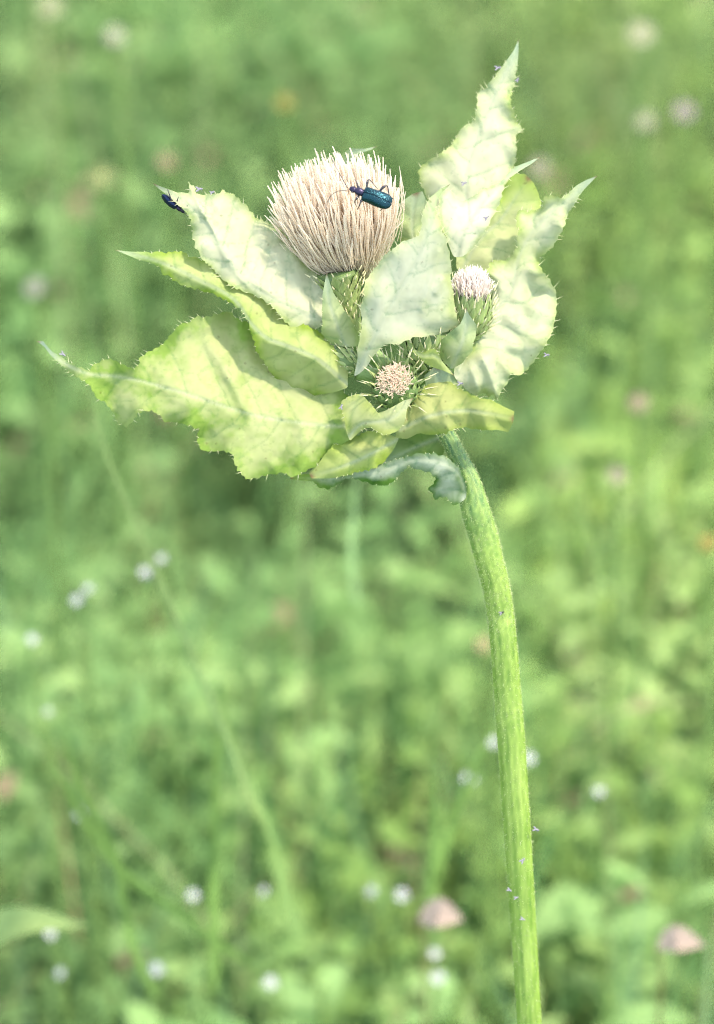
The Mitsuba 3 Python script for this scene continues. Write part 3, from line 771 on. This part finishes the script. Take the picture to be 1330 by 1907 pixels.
mir = lambda s, p: [(a, s * b, c) for a, b, c in p]
LEGS2 = []
for s_ in (1, -1):
    LEGS2 += [(mir(s_, [(3.0, 0.5, -0.4), (3.6, 1.8, -0.2), (4.4, 2.8, -0.8), (5.2, 3.4, -1.5)]), 1.2),
              (mir(s_, [(1.6, 0.8, -0.5), (1.5, 2.4, 0.1), (1.0, 3.6, -0.8), (0.6, 4.2, -1.6)]), 1.2),
              (mir(s_, [(0.2, 0.9, -0.5), (-0.8, 2.6, 0.3), (-2.6, 3.4, -0.6), (-4.2, 3.8, -1.5)]), 1.3)]
ANT2 = [mir(s_, [(5.3, 0.3, 0.1), (6.4, 0.7, 0.1), (7.4, 0.9, -0.2), (8.2, 0.9, -0.8)]) for s_ in (1, -1)]
beetle('blue_beetle_001', 'dark blue beetle clinging under the thin point of the upper left bract', beetle_place(321, 378, 1.5, 0.78, -0.62, V(-0.62, -0.70, 0.35)), 0.62, LEGS2, ANT2, 'blue_metal')


# ------------------------------------------------------------------ tiny insects stuck to the plant
def tiny(px, py, dz, ang, size, label, dark=False):
    key = numbered('tiny_insect')
    tag(key, label, 'insect', 'tiny insects on the thistle')
    x = unit(V(math.cos(ang), math.sin(ang), 0.2))
    z = unit(V(0, 0.1, 1) - x * np.dot(V(0, 0.1, 1), x))
    y = np.cross(z, x)
    o = at(px, py, dz)
    s_ = size * 0.85 * MM
    put(key + '__body', join([ellipsoid(o, x * s_ * 0.34, y * s_ * 0.15, z * s_ * 0.15, 2), ellipsoid(o + x * s_ * 0.38, x * s_ * 0.12, y * s_ * 0.12, z * s_ * 0.12, 2)]), 'dark_chitin' if dark else 'grey_chitin')
    for q in (-1, 1):
        d = unit(-x * 0.8 + y * q * 0.5 + z * 0.25)
        put(key + '__wing', ellipsoid(o + z * s_ * 0.12 + d * s_ * 0.38, d * s_ * 0.34, np.cross(z, d) * s_ * 0.12, z * s_ * 0.015, 2), 'grey_chitin')
    lg = []
    for q in (-1, 1):
        for a_ in (-0.2, 0.0, 0.2):
            lg.append(tube([o + x * a_ * s_, o + x * a_ * s_ + y * q * s_ * 0.25, o + x * a_ * 1.6 * s_ + y * q * s_ * 0.42 - z * s_ * 0.25], s_ * 0.02, 4))
    tag(put(key + '__legs', join(lg), 'grey_chitin'), kind='stuff')


tiny(928, 126, -15, 0.2, 13, 'tiny grey insect on the left edge near the point of the tall upper right bract')
tiny(964, 148, -16, 1.0, 10, 'tiny grey insect on the right edge below the point of the tall upper right bract')
tiny(372, 352, 7, 0.1, 14, 'tiny grey insect beside the short point of the upper left bract')
tiny(396, 358, 5, 0.3, 10, 'tiny grey insect on the top edge of the upper left bract, nearer the flower head')
tiny(118, 660, 9, -0.6, 13, 'tiny grey insect on the blue-green curled tip of the lower left bract')
tiny(935, 1141, -2.6, 0.4, 11, 'tiny dark insect on the upper part of the ribbed stem', True)
tiny(999, 1545, -9, -0.3, 13, 'tiny grey insect standing out from the right edge of the stem')
tiny(974, 1602, -8.5, 0.8, 13, 'tiny grey insect on the lower stem, uppermost of the four there')
tiny(949, 1658, -10, -0.5, 11, 'tiny grey insect at the left edge of the lower stem')
tiny(962, 1672, -9.5, 0.2, 10, 'tiny grey insect in the middle of the lower stem, third of the four there')
tiny(974, 1712, -10.5, -0.4, 11, 'tiny grey insect on the lower stem, lowest of the four there')
tiny(1019, 661, 0, 0.0, 12, 'tiny violet-grey insect on a spine at the right edge of the large right bract')
tiny(865, 341, -10, 0.3, 12, 'tiny grey insect low on the midrib of the tall upper right bract')
tiny(907, 405, 7.5, 0.6, 12, 'tiny grey insect at the edge of the bright bract with a pointed tip')
tiny(636, 757, 8, 1.2, 11, 'tiny grey insect at the left end of the flap below the front bud')
tiny(858, 714, 3.5, 0.1, 12, 'tiny grey insect where the large right bract meets the lower right one')

# ------------------------------------------------------------------ the meadow behind
def blades(n, xr, yr, hr, wr, dens, cols, lean=0.35, seg=5, seed=3, zmin=0.0):
    r = np.random.default_rng(seed)
    x = r.uniform(*xr, n * 2)
    y = r.uniform(*yr, n * 2)
    keep = r.random(n * 2) < dens(x, y)
    x, y = x[keep][:n], y[keep][:n]
    n = len(x)
    h = r.uniform(*hr, n) * (0.7 + 0.6 * meshkit.noise(np.stack([x * 9, y * 9, x * 0], 1)))
    w = r.uniform(*wr, n)
    a = r.uniform(0, 2 * np.pi, n)
    ld = r.uniform(0, 2 * np.pi, n)
    ln = r.gamma(2.0, lean / 2, n)
    t = np.linspace(0, 1, seg)
    px = x[:, None] + np.cos(ld)[:, None] * ln[:, None] * h[:, None] * t**1.8
    py = y[:, None] + np.sin(ld)[:, None] * ln[:, None] * h[:, None] * t**1.8
    pz = zmin + h[:, None] * t * (1 - 0.25 * np.minimum(ln, 1.5)[:, None] * t)
    wd = w[:, None] * (1 - t**1.5) * 0.5 + 0.0001
    ox, oy = np.cos(a)[:, None] * wd, np.sin(a)[:, None] * wd
    left = np.stack([px - ox, py - oy, pz], -1)
    right = np.stack([px + ox, py + oy, pz], -1)
    v = np.stack([left, right], 2).reshape(-1, 3)
    k = np.arange(seg - 1)
    q = np.stack([2 * k, 2 * k + 1, 2 * k + 3, 2 * k + 2], 1)
    q = (np.arange(n)[:, None, None] * seg * 2 + q[None]).reshape(-1, 4)
    f = np.vstack([q[:, [0, 1, 2]], q[:, [0, 2, 3]]])
    ci = cols(x, y, r)
    c = np.repeat(ci, seg * 2, axis=0)
    return v, f, c


def leaflets(x, y, z, size, aspect, tilt, col, r):
    """Many oval leaves: seven-sided with a folded midrib."""
    n = len(x)
    az = r.uniform(0, 2 * np.pi, n)
    el = r.normal(0.1, tilt, n)
    roll = r.normal(0, tilt, n)
    d = np.stack([np.cos(az) * np.cos(el), np.sin(az) * np.cos(el), np.sin(el)], 1)
    s_ = unit(np.cross(d, [0, 0, 1.0]))
    u_ = np.cross(s_, d)
    s2 = s_ * np.cos(roll)[:, None] + u_ * np.sin(roll)[:, None]
    u2 = np.cross(s2, d)
    prof = [(0, 0, 0), (0.25, 0.42, 0.08), (0.55, 0.5, 0.1), (0.82, 0.3, 0.05), (1, 0, -0.08), (0.82, -0.3, 0.05), (0.55, -0.5, 0.1), (0.25, -0.42, 0.08), (0.28, 0, 0), (0.58, 0, 0), (0.84, 0, -0.02)]
    L, W = size[:, None], (size * aspect)[:, None]
    o = np.stack([x, y, z], 1)
    v = np.stack([o + d * L * a + s2 * W * b + u2 * L * (c - 0.25 * a * a) for a, b, c in prof], 1).reshape(-1, 3)
    f1 = np.array([[0, 8, 1], [1, 8, 9], [1, 9, 2], [2, 9, 10], [2, 10, 3], [3, 10, 4], [0, 7, 8], [7, 6, 9], [7, 9, 8], [6, 5, 10], [6, 10, 9], [5, 4, 10]])
    f = (np.arange(n)[:, None, None] * len(prof) + f1[None]).reshape(-1, 3)
    return v, f, np.repeat(col, len(prof), axis=0)


def patch(x, y, s, seed):
    return meshkit.fbm(np.stack([np.asarray(x) * s, np.asarray(y) * s, np.asarray(x) * 0 + seed], -1), 3)


def grass_cols(x, y, r):
    u = np.clip((patch(x, y, 7, 2) - 0.5) * 2.2 + 0.5 + r.normal(0, 0.10, len(x)), 0, 1)[:, None]
    c = np.array([0.13, 0.27, 0.105]) * (1 - u) + np.array([0.26, 0.41, 0.16]) * u
    c = c * (0.58 + 0.40 * np.clip((patch(x, y, 5.5, 77) - 0.36) * 4.5, 0, 1)[:, None])
    dry = r.random(len(x)) < 0.03
    c[dry] = np.array([0.26, 0.22, 0.12]) * r.uniform(0.7, 1.2, (dry.sum(), 1))
    blue = r.random(len(x)) < 0.10
    c[blue] = np.array([0.10, 0.18, 0.10]) * r.uniform(0.7, 1.3, (blue.sum(), 1)) * 1.4
    return c


near = blades(64000, (-0.8, 0.8), (0.70, 3.0), (0.05, 0.17), (0.0012, 0.0034), lambda x, y: 0.35 + 0.65 * (patch(x, y, 6, 4) > 0.42), grass_cols, seed=3)
tall = blades(900, (-0.8, 0.8), (0.85, 3.2), (0.18, 0.34), (0.0012, 0.0022), lambda x, y: x * 0 + 1.0, lambda x, y, r: np.array([0.30, 0.36, 0.18]) * r.uniform(0.7, 1.15, (len(x), 1)), lean=0.3, seg=7, seed=9)
far = blades(22000, (-4.5, 4.5), (-1.0, 9.0), (0.10, 0.26), (0.004, 0.010), lambda x, y: ((np.abs(x) > 0.75) | (y > 2.9)) * 1.0 * ~((np.abs(x) < 0.75) & (y < 1.2)), grass_cols, seed=5)
g = join([near, tall, far])
put_leaves('grass', g[0], g[1], g[2])
tag('grass', 'green meadow grass growing thickly behind and below the thistle', 'grass', kind='stuff')

r2 = np.random.default_rng(11)
N = 120000
lx, ly = np.clip(r2.normal(0, 0.36, N), -1.2, 1.2), r2.uniform(0.72, 3.0, N)
dn = patch(lx, ly, 5, 8)
kp = r2.random(N) < np.clip((dn - 0.36) * 4.0 + 0.25 * (lx > 0.02), 0.04, 1)
lx, ly = lx[kp], ly[kp]
lz = r2.uniform(0.02, 0.10, len(lx)) + 0.05 * patch(lx, ly, 8, 3)
u = np.clip(patch(lx, ly, 11, 15) * 1.6 - 0.35 + r2.normal(0, 0.26, len(lx)), 0, 1)[:, None]
yg_ = np.clip(patch(lx, ly, 4, 31) * 3 - 1.35 + 0.9 * np.clip(lx / 0.12, -0.5, 1), 0, 1)[:, None]
dk_ = np.clip((patch(lx, ly, 5.5, 77) - 0.36) * 4.5, 0, 1)[:, None]
lc = (0.57 + 0.42 * dk_) * (np.array([0.16, 0.30, 0.115]) * (1 - u) + np.array([0.32, 0.48, 0.20]) * u) * np.array([1, 1, 1.0]) * (1 - yg_) + (0.60 + 0.42 * dk_) * (np.array([0.19, 0.31, 0.09]) * (1 - u) + np.array([0.35, 0.49, 0.20]) * u) * yg_
dd = r2.random(len(lx)) < 0.012
lc[dd] = np.array([0.30, 0.22, 0.17])
cov = leaflets(lx, ly, lz, r2.uniform(0.006, 0.017, len(lx)), r2.uniform(0.4, 0.65, len(lx)), 0.45, lc, r2)
put_leaves('ground_cover', cov[0], cov[1], cov[2])
tag('ground_cover', 'low broad-leaved herbs growing among the meadow grass', 'herbs', kind='stuff')


def leafy(px, py, z, n, size, spread, col, label, seed, cat='plant', group=None):
    """A light green herb: stem and large leaves, each leaf a part."""
    key = numbered('leafy_herb')
    tag(key, label, cat, group)
    r = np.random.default_rng(seed)
    top = ground_at(px, py, z)
    foot_ = np.array([top[0] + r.normal() * 0.01, top[1] + r.normal() * 0.01, -0.005])
    stem_ = spline([foot_, (foot_ + top) / 2 + r.normal(size=3) * 0.004, top], 12)
    put(key + '__stem', tube(stem_, np.linspace(0.0022, 0.0012, 12), 8), 'green_skin', (0.12, 0.2, 0.05))
    for k in range(n):
        t = 0.35 + 0.65 * (k + 0.5) / n
        o = stem_[int(t * 11)]
        s_ = size * r.uniform(0.75, 1.15) * (1.15 - 0.4 * t)
        v, f, c = leaflets(np.array([o[0]]), np.array([o[1]]), np.array([o[2]]), np.array([s_]), np.array([r.uniform(0.38, 0.5)]), 0.28, np.array([col]) * r.uniform(0.85, 1.15), r)
        put_leaves(key + '__leaf', v, f, c)


LG = (0.28, 0.45, 0.18)
LY = (0.36, 0.52, 0.17)
H = [(1080, 690, 0.10, 9, 0.055, LG, 'blurred light green herb just right of the large right bract'),
     (1230, 800, 0.11, 10, 0.060, LY, 'blurred yellow-green leafy herb at the right edge level with the bottom of the bracts'),
     (1060, 900, 0.11, 9, 0.055, LY, 'blurred yellow-green herb right of the stem just below the bracts'),
     (1240, 930, 0.10, 9, 0.060, LY, 'blurred yellow-green herb at the right edge a little below the bracts'),
     (1120, 1560, 0.12, 9, 0.045, LG, 'blurred upright light green herb right of the lower stem'),
     (1260, 1640, 0.12, 8, 0.055, LG, 'blurred broad pale green leaves at the right edge near the bottom'),
     (1130, 1840, 0.12, 9, 0.050, LG, 'blurred pale green herb at the bottom right of the stem'),
     (1000, 1230, 0.11, 8, 0.040, LG, 'blurred light green herb right of the middle of the stem'),
     (720, 1180, 0.11, 8, 0.040, LG, 'blurred light green herb left of the middle of the stem'),
     (560, 1310, 0.11, 8, 0.035, LG, 'blurred light green herb in the middle of the left half'),
     (350, 1140, 0.10, 7, 0.035, LG, 'blurred light green patch of leaves by the long thin grass blade at left'),
     (600, 1840, 0.12, 10, 0.040, LG, 'blurred pale green leaves at the bottom left of centre'),
     (330, 1860, 0.12, 9, 0.040, LG, 'blurred pale green leaves at the bottom under the crossing grass blades'),
     (850, 1850, 0.12, 8, 0.045, LG, 'blurred pale green leaves at the bottom just left of the stem'),
     (690, 230, 0.10, 8, 0.050, LG, 'blurred light green herb behind the top of the large flower head'),
     (1180, 480, 0.10, 8, 0.050, LG, 'blurred light green herb right of the long points of the right bracts'),
     (130, 260, 0.10, 8, 0.045, LG, 'blurred light green herb in the upper left'),
     (380, 60, 0.10, 8, 0.05, LG, 'blurred light green herb at the top left of centre')]
for k, (px, py, z, n, s_, c, lb) in enumerate(H):
    leafy(px, py, z + 0.01, n + (14 if c is LY else 8), s_ * (0.85 if c is LY else 0.72), 0, c, lb, 60 + k, group='leafy herbs in the meadow')


def long_blade(pts, w, col, label):
    """A single long grass blade through (photo x, y, height) points."""
    key = numbered('grass_blade')
    tag(key, label, 'grass blade', 'single long grass blades')
    p = spline([at(*q) for q in pts], 30)
    t = np.linspace(0, 1, 30)
    wd = w * np.clip(np.minimum(t * 8 + 0.5, 1) * (1 - t**3), 0.06, 1) / 2
    tang = unit(np.gradient(p, axis=0))
    s_ = unit(np.cross(tang, FWD + np.array([0.3, 0, 0.2])))
    up_ = np.cross(s_, tang)
    v = np.stack([p - s_ * wd[:, None], p + up_ * wd[:, None] * 0.35, p + s_ * wd[:, None]], 1).reshape(-1, 3)
    i, j = np.meshgrid(np.arange(29), np.arange(2), indexing='ij')
    q = np.stack([i * 3 + j, i * 3 + j + 1, (i + 1) * 3 + j + 1, (i + 1) * 3 + j], -1).reshape(-1, 4)
    put_leaves(key + '__blade', v, np.vstack([q[:, [0, 1, 2]], q[:, [0, 2, 3]]]), col, 0.5)


long_blade([(560, 1720, -300), (480, 1520, -230), (370, 1250, -190), (280, 1040, -170), (190, 820, -160), (150, 640, -170)], 0.0020, (0.18, 0.27, 0.11), 'long pale blurred grass blade slanting down the left side')
long_blade([(470, 1800, -250), (330, 1700, -215), (220, 1615, -200), (130, 1480, -200), (60, 1330, -215)], 0.0030, (0.115, 0.21, 0.06), 'blurred grass blade slanting to the right at lower left, crossing the upright ones')
long_blade([(290, 1860, -250), (240, 1740, -220), (215, 1600, -210), (140, 1440, -205), (110, 1300, -220)], 0.0028, (0.115, 0.21, 0.06), 'blurred grass blade rising left from the crossing point at lower left')
long_blade([(400, 1850, -270), (398, 1640, -230), (405, 1430, -215), (425, 1240, -230)], 0.0032, (0.115, 0.21, 0.06), 'blurred upright dark green grass blade left of centre near the bottom')
long_blade([(560, 1760, -280), (500, 1560, -240), (450, 1420, -220), (410, 1300, -225)], 0.0042, (0.15, 0.25, 0.09), 'blurred grass blade leaning left beside the upright dark one')
long_blade([(810, 1640, -280), (835, 1560, -240), (880, 1440, -230), (930, 1330, -240)], 0.0028, (0.115, 0.21, 0.06), 'blurred green grass blade leaning right towards the stem near the bottom')
long_blade([(800, 1700, -300), (812, 1560, -260), (800, 1420, -250)], 0.0028, (0.115, 0.21, 0.06), 'blurred upright grass blade just left of the lower stem')
long_blade([(665, 1130, -330), (655, 1030, -290), (662, 930, -270), (668, 800, -280)], 0.0024, (0.18, 0.30, 0.14), 'blurred pale upright grass blade just below the bracts')

# pale curved leaf at the lower left
def big_leaf(pts, w, col, label, name, cat):
    key = numbered(name)
    tag(key, label, cat)
    p = spline([at(*q) for q in pts], 26)
    t = np.linspace(0, 1, 26)
    wd = w * np.sin(np.pi * np.clip(t * 0.93 + 0.05, 0, 1))**1.1 / 2
    tang = unit(np.gradient(p, axis=0))
    s_ = unit(np.cross(tang, FWD - np.array([0, 0, 0.4])))
    up_ = np.cross(s_, tang)
    rows = [p + s_ * wd[:, None] * a + up_ * wd[:, None] * 0.3 * (1 - a * a) for a in (-1, -0.5, 0, 0.5, 1)]
    v = np.stack(rows, 1).reshape(-1, 3)
    i, j = np.meshgrid(np.arange(25), np.arange(4), indexing='ij')
    q = np.stack([i * 5 + j, i * 5 + j + 1, (i + 1) * 5 + j + 1, (i + 1) * 5 + j], -1).reshape(-1, 4)
    put(key + '__blade', (v, np.vstack([q[:, [0, 1, 2]], q[:, [0, 2, 3]]])), 'meadow_leaf', col)
    return key, p


kk, p_ = big_leaf([(-160, 1850, -260), (-60, 1760, -230), (40, 1715, -210), (165, 1725, -215)], 0.0095, (0.24, 0.34, 0.14), 'pale green drooping leaf at the lower left edge', 'drooping_leaf', 'leaf')
put(kk + '__stalk', tube(spline([p_[0], p_[0] + np.array([-0.01, 0.02, -0.06]), np.array([p_[0][0] - 0.012, p_[0][1] + 0.03, -0.005])], 12), 0.0012, 8), 'green_skin', (0.14, 0.22, 0.06))

# wilted pinkish leaves near the bottom
for pts, w, lb in (([(780, 1712, -235), (815, 1700, -225), (862, 1712, -230)], 0.0085, 'wilted pinkish-brown leaf in the grass left of the lower stem'),
                   ([(1225, 1765, -230), (1260, 1748, -222), (1312, 1760, -228)], 0.0075, 'wilted pinkish leaf on a brown stalk at the lower right edge')):
    kk, p_ = big_leaf(pts, w, (0.42, 0.33, 0.30), lb, 'wilted_leaf', 'leaf')
    put(kk + '__stalk', tube(spline([p_[0], p_[0] + np.array([0.002, 0.004, -0.03]), np.array([p_[0][0] + 0.004, p_[0][1] + 0.02, -0.005])], 12), 0.0007, 8), 'green_skin', (0.17, 0.19, 0.07))


def blossom(px, py, back, size, col, label, name='small_blossom', cat='flower', group='small pale blossoms in the meadow', petals=5):
    key = numbered(name)
    tag(key, label, cat, group)
    o = at(px, py, -back)
    z = unit(V(rng.normal() * 0.2, 0.35, 0.9))
    x, y, z = basis(z)
    ps = []
    for k in range(petals):
        a = k * 2 * np.pi / petals + rng.uniform(0, 0.3)
        d = np.cos(a) * x + np.sin(a) * y
        e_ = np.cross(z, d)
        ps.append((o + np.array([d * size * u_ + e_ * size * v_ + z * size * w_ for u_, v_, w_ in ((0.05, 0, 0), (0.2, 0.14, 0.02), (0.38, 0.2, 0.03), (0.5, 0.1, 0.02), (0.5, -0.1, 0.02), (0.38, -0.2, 0.03), (0.2, -0.14, 0.02))]),
                   np.array([[0, a_, a_ + 1] for a_ in range(1, 6)]), np.array(col)))
    q = join(ps)
    put(key + '__petals', q[:2], 'petal_skin', q[2])
    put(key + '__centre', ellipsoid(o + z * size * 0.05, x * size * 0.09, y * size * 0.09, z * size * 0.06, 2), 'petal_skin', (0.6, 0.55, 0.25))
    ft = np.array([o[0] + rng.normal() * 0.006, o[1] + 0.01 + rng.normal() * 0.006, -0.004])
    put(key + '__stalk', tube(spline([o - z * size * 0.05, o * 0.6 + ft * 0.4 + np.array([0.002, 0, 0.01]), ft], 10), 0.0005 if petals == 5 else 0.0011, 6), 'green_skin', (0.13, 0.21, 0.06))


BL = (0.42, 0.45, 0.50)
for px, py, b, s_, lb in [
        (270, 1066, 205, 1.0, 'pale violet blossom dot beside the long pale grass blade, lower of the two there'), (301, 1040, 200, 0.8, 'small pale blossom dot beside the long pale grass blade, upper of the two there'),
        (143, 1117, 205, 1.0, 'pale violet blossom dot at the left, larger of a touching pair'), (164, 1096, 205, 0.8, 'faint blossom dot at the left, smaller of a touching pair'),
        (60, 1191, 200, 0.9, 'grey-blue blossom dot near the left edge in the dark grass'), (90, 1325, 210, 0.7, 'faint grey-green blossom dot near the left edge at mid height'),
        (149, 1516, 200, 0.9, 'faint blossom dot on the left grass blade above the crossing'), (360, 1667, 200, 1.0, 'blue-white blossom dot above the slanting grass blade at lower left'),
        (492, 1660, 200, 0.8, 'faint grey-green blossom dot left of centre near the bottom'), (94, 1740, 195, 0.9, 'faint grey blossom dot just under the pale drooping leaf'),
        (112, 1812, 200, 0.9, 'faint grey blossom dot in the lower left corner'),
        (292, 1805, 200, 1.2, 'bright white blossom dot at the bottom left'), (504, 1830, 200, 1.2, 'bright white blossom dot at the bottom, left of centre'),
        (874, 1450, 205, 1.2, 'pale blue-white blossom dot a little left of the stem'), (985, 1412, 205, 1.1, 'pale blossom dot touching the right edge of the stem'),
        (918, 1382, 205, 1.0, 'pale blossom dot touching the left edge of the stem'), (1116, 1474, 205, 0.9, 'faint blossom dot to the right of the stem'),
        (749, 1667, 200, 1.2, 'bright blue-white blossom dot above the wilted leaf, beside a greenish one'), (692, 1660, 205, 1.0, 'greenish-white blossom dot left of a bright blue-white one'),
        (810, 1776, 200, 1.0, 'grey-white blossom dot below the wilted leaf, upper of two'), (816, 1821, 200, 1.2, 'white blossom dot below the wilted leaf, lower of two')]:
    blossom(px, py, b + 70, 0.0034 * s_, BL, lb)
for px, py, b, s_, c, lb in [
        (1195, 62, 480, 0.0105, (0.62, 0.66, 0.46), 'pale cream round flower head at the upper right'), (1275, 207, 450, 0.0085, (0.50, 0.46, 0.46), 'pinkish-grey flower head near the right edge, upper part'),
        (1203, 225, 450, 0.0080, (0.55, 0.60, 0.42), 'pale cream flower head left of the pinkish-grey one'), (214, 66, 480, 0.0085, (0.56, 0.62, 0.48), 'pale whitish flower head at the upper left'),
        (95, 12, 480, 0.0095, (0.50, 0.56, 0.36), 'pale yellowish flower head at the top left'), (190, 330, 440, 0.0105, (0.40, 0.50, 0.22), 'pale yellow-green flower head left of the upper left bract'),
        (1005, 312, 440, 0.0085, (0.48, 0.48, 0.36), 'pale flower head right behind the tip of the bright bract'), (530, 190, 460, 0.0075, (0.36, 0.34, 0.10), 'small yellow flower head above the large flower head'),
        (65, 535, 400, 0.0085, (0.48, 0.52, 0.45), 'pale grey flower head at the left edge beside the bracts'), (1190, 750, 370, 0.0075, (0.50, 0.42, 0.32), 'pinkish-tan flower head right of the large right bract'),
        (1150, 885, 350, 0.0070, (0.46, 0.44, 0.36), 'pale grey-pink flower head among the right herbs'), (1320, 1010, 330, 0.0065, (0.55, 0.45, 0.14), 'yellow flower head at the right edge'),
        (900, 1200, 300, 0.0065, (0.50, 0.48, 0.26), 'pale yellow flower head just left of the middle of the stem'), (310, 300, 450, 0.0075, (0.42, 0.36, 0.24), 'brownish-pink flower head above the upper left bract')]:
    blossom(px, py, b, s_ * 0.85, np.array(c) * 0.4, lb, name='meadow_flower', group='larger flower heads in the meadow', petals=8)
